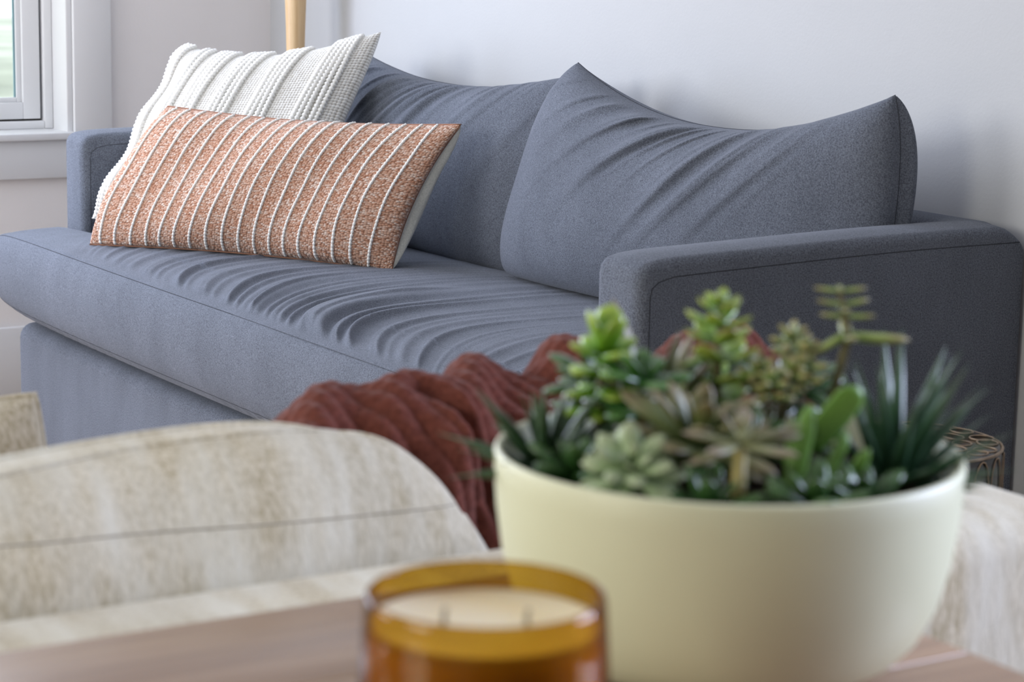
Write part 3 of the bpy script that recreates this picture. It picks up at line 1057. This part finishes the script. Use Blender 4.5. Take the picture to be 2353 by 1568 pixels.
def leaf_mesh(name, width, thick, shape, curl, rings=8, sides=8, cup=0.0):
    """unit length leaf along +Z, broad in X, face towards -Y; curl bends the tip towards +Y"""
    t = np.linspace(0, 1, rings)
    if shape == 'needle':
        w = (1 - t ** 1.6) * (0.75 + 0.25 * np.sin(np.pi * t)) + .02
    elif shape == 'oval':
        w = np.sqrt(np.clip(1 - (2 * np.clip(t * .96 + .04, 0, 1) - 1.05) ** 2 / 1.15, 0.02, 1))
        w[0] = .35; w[-1] = .12
    elif shape == 'strap':
        w = np.where(t < .75, .8 + .2 * np.sin(np.pi * t), np.sqrt(np.clip(1 - ((t - .75) / .26) ** 2, .01, 1)))
    else:  # spoon: broad above the middle with a point
        w = np.interp(t, [0, .25, .6, .8, .93, 1], [.42, .6, 1., .86, .4, .04])
    th = np.arange(sides) / sides * 2 * np.pi
    V, UV = [], []
    for ti, wi in zip(t, w):
        bend = curl * ti * ti
        for a in th:
            x = width / 2 * wi * math.cos(a)
            y = thick / 2 * (0.35 + 0.65 * min(1, wi * 1.4)) * math.sin(a) * (wi if ti > .7 else 1) + cup * (x / (width / 2)) ** 2 * -width * .5
            V.append((x, y + bend, ti * (1 - 0.25 * abs(curl) * ti)))
            UV.append((0.5 + 0.5 * math.cos(a) * wi, ti))
    F_ = []
    for i in range(rings - 1):
        for j in range(sides):
            F_.append((i * sides + j, i * sides + (j + 1) % sides, (i + 1) * sides + (j + 1) % sides, (i + 1) * sides + j))
    F_.append(tuple(range(sides))[::-1])
    F_.append(tuple((rings - 1) * sides + j for j in range(sides)))
    me = mesh_from(name, V, F_, UV)
    me.polygons.foreach_set('use_smooth', [True] * len(me.polygons))
    return me


def put_leaf(me, mat, parent, base, direction, length, roll_ref, name='leaf'):
    """roll_ref: world vector the leaf's upper face (-Y local... outer +Y) is turned away from"""
    d = Vector(direction).normalized()
    r = Vector(roll_ref)
    y = (r - d * r.dot(d))
    if y.length < 1e-5: y = d.orthogonal()
    y.normalize()
    x = y.cross(d)
    m = Matrix((x, y, d)).transposed().to_4x4()
    o = bpy.data.objects.new(name, me)
    COL.objects.link(o)
    if not me.materials: me.materials.append(mat)
    o.matrix_world = Matrix.Translation(Vector(base)) @ m @ Matrix.Scale(length, 4)
    mb = o.matrix_basis.copy()
    o.parent = parent
    o.matrix_parent_inverse = Matrix.Translation(-Vector(parent.location))
    o.matrix_basis = mb
    return o


def rosette(plant, me, mat, c, axis, rows, seed):
    """rows: (count, tilt from axis in degrees, length, start angle, base radius, lift)"""
    rs = np.random.RandomState(seed)
    ax = Vector(axis).normalized()
    e1 = ax.orthogonal().normalized()
    e2 = ax.cross(e1)
    for cnt, tilt, ln, a0, br, lift in rows:
        for i in range(cnt):
            a = a0 + 2 * math.pi * i / cnt + (rs.rand() - .5) * .35
            tl = math.radians(tilt + (rs.rand() - .5) * 14)
            rad = e1 * math.cos(a) + e2 * math.sin(a)
            d = ax * math.cos(tl) + rad * math.sin(tl)
            put_leaf(me, mat, plant, Vector(c) + rad * br + ax * lift, d, ln * (0.85 + .3 * rs.rand()), rad)


def plant(name, p, label):
    return thing(name, tuple(p), label, 'plant', None)


# 1 dark spotted haworthia at the left rim
m1 = leaf_mat('dark_spotted_leaf', (0.020, 0.045, 0.016), (0.030, 0.070, 0.028), (0.075, 0.13, 0.055), 0.4, .08, (0.16, 0.22, 0.15))
l1 = leaf_mesh('leaf_dark', .17, .11, 'needle', .12)
p1 = loc(-.108, .0, -.016)
h1 = plant('haworthia', p1, 'dark green spiky haworthia at the left end of the bowl')
rosette(h1, l1, m1, p1, (-.10, .0, 1), [(4, 12, .056, .2, .002, .004), (7, 32, .062, .5, .005, .002), (9, 54, .060, .1, .008, 0), (7, 74, .05, .4, .009, -.001)], 1)

# 2 bright green glossy jade
m2 = leaf_mat('bright_glossy_leaf', (0.09, 0.22, 0.012), (0.17, 0.36, 0.025), (0.33, 0.46, 0.06), 0.16, .12)
l2 = leaf_mesh('leaf_oval', .62, .22, 'oval', .1)
p2 = loc(-.078, .012, .0)
j2 = plant('jade_plant', p2, 'bright glossy green jade plant above the dark haworthia')
M_STEM = plain('green_brown_stem', (0.13, 0.11, 0.045), 0.7, 0.2, 0.3, 200)
tube('stem', [p2 + [0, 0, -.015], p2 + [.002, 0, .02], loc(-.076, .012, .055)], [.004, .0035, .002], M_STEM, j2)
rosette(j2, l2, m2, loc(-.076, .012, .050), (0.05, -.05, 1), [(3, 18, .030, 0, .001, .004), (4, 60, .026, .7, .001, .0), (5, 85, .024, .1, .001, -.008), (4, 100, .024, .6, .001, -.018), (4, 112, .022, .2, .001, -.03)], 2)
m2b = leaf_mat('deep_glossy_leaf', (0.02, 0.07, 0.012), (0.035, 0.12, 0.02), (0.09, 0.20, 0.05), 0.10, .08)
l2b = leaf_mesh('leaf_deep', .5, .18, 'oval', .16)
p2b = loc(-.052, -.004, .0)
j2b = plant('deep_green_jade', p2b, 'deep green shiny jade plant with white highlights right of the bright one')
tube('stem', [p2b + [0, 0, -.015], p2b + [0, 0, .03]], [.004, .003], M_STEM, j2b)
rosette(j2b, l2b, m2b, loc(-.052, -.004, .034), (0, -.1, 1), [(3, 25, .026, .3, .001, .004), (5, 68, .034, 0, .001, .004), (6, 95, .032, .5, .001, -.010), (6, 110, .028, .2, .001, -.024)], 3)

# 3 upright grey green leaves with rosy tips
m3 = leaf_mat('rosy_tipped_leaf', (0.07, 0.12, 0.05), (0.13, 0.18, 0.09), (0.25, 0.20, 0.12), 0.4, .12)
l3 = leaf_mesh('leaf_rosy', .16, .07, 'spoon', .10)
p3 = loc(-.043, .045, -.005)
a3 = plant('rosy_tipped_agave', p3, 'upright grey green succulent with rosy leaf tips behind the jade plants')
rosette(a3, l3, m3, p3, (0, 0, 1), [(4, 14, .080, .9, .003, .0), (6, 30, .068, .7, .005, 0), (7, 52, .055, .2, .006, 0)], 4)

# 4 stacked pagoda crassula in the middle
m4 = leaf_mat('pagoda_leaf', (0.10, 0.20, 0.02), (0.20, 0.34, 0.045), (0.36, 0.42, 0.07), 0.3, .14)
l4 = leaf_mesh('leaf_pagoda', .58, .16, 'spoon', -.28)
p4 = loc(-.006, .025, -.01)
c4 = plant('pagoda_crassula', p4, 'tall bright green stacked crassula rising in the middle of the bowl')
tube('stem', [p4, loc(-.006, .025, .04), loc(-.005, .025, .088)], [.004, .003, .0015], M_STEM, c4)
for i, (z, ln) in enumerate([(.084, .012), (.078, .017), (.070, .022), (.060, .026), (.049, .029), (.037, .030), (.024, .030)]):
    rosette(c4, l4, m4, loc(-.0055, .025, z), (0, 0, 1), [(4, 74 + i * 3, ln, i * .7, .001, 0)], 40 + i)

# 5 yellow green sedum cluster with orange tips
m5 = leaf_mat('sedum_leaf', (0.12, 0.20, 0.05), (0.30, 0.38, 0.13), (0.44, 0.36, 0.13), 0.35, .15)
l5 = leaf_mesh('leaf_sedum', .42, .30, 'oval', .1, 6, 6)
p5 = loc(.030, .03, -.008)
s5 = plant('sedum', p5, 'pale yellow green sedum cluster with orange tinged tips right of the stacked crassula')
rs5 = np.random.RandomState(9)
for i in range(7):
    q = loc(.034 + (rs5.rand() - .5) * .034, .02 + (rs5.rand() - .5) * .03, .026 + rs5.rand() * .036)
    tube('stem', [p5, (p5 + q) / 2 + [0, 0, .004], q], [.0018, .0015, .001], M_STEM, s5, 5)
    rosette(s5, l5, m5, q, (rs5.randn() * .2, rs5.randn() * .2, 1), [(4, 35, .012, 0, .001, .001), (5, 75, .013, .5, .001, -.003), (5, 95, .012, .1, .001, -.009)], 60 + i)

# 6 propeller plant with stacked pairs and a long arm
m6 = leaf_mat('propeller_leaf', (0.16, 0.24, 0.06), (0.32, 0.40, 0.10), (0.30, 0.26, 0.10), 0.35, .14)
l6 = leaf_mesh('leaf_propeller', .30, .17, 'oval', -.06)
p6 = loc(.060, .03, -.01)
g6 = plant('propeller_plant', p6, 'tall yellow green propeller plant with stacked leaf pairs and one long side leaf')
tube('stem', [p6, loc(.066, .03, .03), loc(.073, .03, .062), loc(.070, .03, .080), loc(.066, .03, .093)], [.0032, .003, .0028, .0022, .0016], M_STEM, g6)
for z, dx, ln, tilt, yw in [(.0915, .067, .0165, 86, .1), (.0835, .069, .0175, 84, .25), (.0765, .072, .017, 92, -.1), (.0915, .067, .010, 80, 1.5), (.080, .070, .012, 85, 1.7)]:
    for sgn in (-1, 1):
        d = (Vector(RH) * math.cos(yw) + Vector(FH) * math.sin(yw)) * sgn
        put_leaf(l6, m6, g6, loc(dx, .03, z), d * math.sin(math.radians(tilt)) + Vector((0, 0, 1)) * math.cos(math.radians(tilt)), ln, (0, 0, -1))
put_leaf(l6, m6, g6, loc(.073, .03, .064), Vector(RH) + Vector((0, 0, -.10)), .038, (0, 0, -1))
put_leaf(l6, m6, g6, loc(.073, .03, .066), -Vector(RH) * .8 + Vector((0, 0, -.55)), .030, (0, 0, -1))
put_leaf(l6, m6, g6, loc(.073, .03, .062), -Vector(FH) + Vector((0, 0, .15)), .024, (0, 0, -1))
put_leaf(l6, m6, g6, loc(.073, .03, .063), Vector(FH) + Vector((0, 0, .3)), .024, (0, 0, -1))

# 7 plant with broad flat bright paddle leaf and long straps
m7 = leaf_mat('paddle_leaf', (0.075, 0.17, 0.025), (0.14, 0.28, 0.05), (0.17, 0.33, 0.06), 0.3, .12)
l7 = leaf_mesh('leaf_paddle', .40, .06, 'strap', .05, 10, 10)
l7b = leaf_mesh('leaf_strap', .18, .07, 'strap', .08, 10, 8)
p7 = loc(.040, -.055, -.02)
g7 = plant('paddle_plant', p7, 'bright green plant with one broad tilted paddle leaf and long strap leaves')
put_leaf(l7, m7, g7, loc(.041, -.05, .012), Vector(RH) * .62 + Vector((0, 0, .80)) + Vector(FH) * .1, .046, -Vector(FH) * .9 + Vector((0, 0, -.2)))
put_leaf(l7b, m7, g7, loc(.028, -.062, -.025), Vector(RH) * .22 + Vector((0, 0, 1)) + Vector(FH) * .15, .066, FH)
put_leaf(l7b, m7, g7, loc(.030, -.055, -.020), Vector(RH) * .05 + Vector((0, 0, 1)), .050, FH)
put_leaf(l7b, m7, g7, loc(.045, -.055, -.020), Vector(RH) * .5 + Vector((0, 0, 1)) + Vector(FH) * .3, .048, FH)
put_leaf(l7b, m7, g7, loc(.055, -.06, -.022), Vector(RH) * .35 + Vector((0, 0, .8)) - Vector(FH) * .3, .045, FH)

# 8 blue green spiky aloe at the right
m8 = leaf_mat('blue_green_spike', (0.018, 0.055, 0.020), (0.040, 0.095, 0.050), (0.10, 0.16, 0.10), 0.22, .08)
l8 = leaf_mesh('leaf_spike', .135, .07, 'needle', .10, 10, 8)
p8 = loc(.098, -.002, -.02)
g8 = plant('aloe', p8, 'dark blue green spiky aloe crowding the right end of the bowl')
rosette(g8, l8, m8, p8, (.14, -.05, 1), [(5, 10, .085, .2, .003, .004), (8, 26, .086, .5, .006, .002), (10, 42, .078, .1, .010, 0), (10, 60, .066, .35, .012, 0), (8, 78, .052, .1, .012, 0)], 8)

# 9 pale echeveria in front
m9 = leaf_mat('pale_powdery_leaf', (0.20, 0.29, 0.13), (0.30, 0.40, 0.20), (0.40, 0.46, 0.27), 0.5, .15)
l9 = leaf_mesh('leaf_echeveria', .46, .15, 'spoon', .16)
p9 = loc(-.062, -.078, -.012)
e9 = plant('pale_echeveria', p9, 'pale powdery green echeveria rosette at the front left of the bowl')
rosette(e9, l9, m9, p9 + [0, 0, .014], (-.30, -.55, .85), [(4, 20, .016, 0, .001, .004), (6, 48, .026, .4, .002, .002), (8, 76, .031, .1, .003, 0), (8, 98, .030, .45, .003, -.003)], 10)

# 10 olive brown rosette in the centre
m10 = leaf_mat('olive_bronze_leaf', (0.09, 0.13, 0.035), (0.13, 0.160, 0.05), (0.19, 0.155, 0.07), 0.45, .12)
l10 = leaf_mesh('leaf_bronze', .36, .12, 'spoon', .14)
p10 = loc(-.024, -.045, -.012)
e10 = plant('bronze_echeveria', p10, 'olive bronze echeveria with pinkish leaves behind the pale rosette')
rosette(e10, l10, m10, p10 + [0, 0, .022], (0, -.35, 1), [(4, 15, .034, .3, .002, .006), (6, 40, .044, 0, .003, .003), (8, 66, .048, .4, .004, 0), (7, 92, .040, .1, .004, -.004)], 11)

# 11 pinkish ghost plant on a pale stem
m11 = leaf_mat('dusty_pink_leaf', (0.25, 0.26, 0.11), (0.21, 0.22, 0.115), (0.25, 0.195, 0.135), 0.5, .15)
l11 = leaf_mesh('leaf_pink', .28, .10, 'spoon', .05)
p11 = loc(-.004, -.094, -.018)
e11 = plant('dusty_pink_succulent', p11, 'dusty pink succulent spreading from a pale yellow stem at the front')
M_PSTEM = plain('pale_yellow_stem', (0.36, 0.30, 0.11), 0.5, 0.3, 0.15, 120)
tube('stem', [p11 + [0, 0, -.004], loc(-.003, -.094, .0), loc(-.002, -.090, .022)], [.0048, .0042, .0036], M_PSTEM, e11, 8)
rosette(e11, l11, m11, loc(-.002, -.09, .022), (0, -.2, 1), [(3, 42, .022, 0, .001, .002), (5, 78, .038, .25, .002, 0)], 12)
put_leaf(l11, m11, e11, loc(-.002, -.09, .022), Vector(RH) + Vector((0, 0, .42)), .036, (0, 0, -1))
put_leaf(l11, m11, e11, loc(-.002, -.09, .018), -Vector(RH) + Vector((0, 0, -.2)), .034, (0, 0, -1))

# 12 dark glossy low leaves along the front rim, and low fillers
m12 = leaf_mat('dark_glossy_low_leaf', (0.018, 0.05, 0.012), (0.03, 0.085, 0.02), (0.07, 0.14, 0.045), 0.14, .08)
l12 = leaf_mesh('leaf_low', .42, .16, 'oval', .12)
for nm, (dx, df, dz), lab, sd in [
        ('low_crassula', (.040, -.095, -.020), 'low dark glossy crassula at the front rim under the paddle leaf', 13),
        ('low_crassula', (-.020, -.100, -.022), 'low dark green crassula at the front rim under the bronze rosette', 14),
        ('low_crassula', (.070, -.075, -.022), 'low dark crassula tucked between the straps and the aloe', 15),
        ('low_crassula', (.000, .075, -.012), 'dark leafy crassula hiding behind the stacked crassula', 16),
        ('low_crassula', (.050, .070, -.012), 'dark leafy crassula behind the propeller plant stem', 17),
        ('low_crassula', (-.075, .060, -.012), 'dark leafy crassula at the back left of the bowl', 18),
        ('low_crassula', (-.092, -.045, -.016), 'low dark crassula between the haworthia and the pale rosette', 19),
        ('low_crassula', (.010, -.015, -.006), 'dark crassula deep in the middle of the bowl', 20)]:
    q = loc(dx, df, dz)
    f = plant(nm, q, lab)
    f['group'] = 'low dark crassulas filling the bowl'
    tall = .03 if df > .0 else .0
    if tall: tube('stem', [q, q + [0, 0, tall]], [.003, .0025], M_STEM, f)
    rosette(f, l12, m12, q + [0, 0, tall + .006], (0, -.1, 1), [(4, 25, .026, 0, .001, .003), (6, 58, .034, .4, .002, .001), (7, 86, .034, .1, .003, -.001)] +
            ([(6, 110, .028, .3, .002, -.012)] if tall else []), sd)
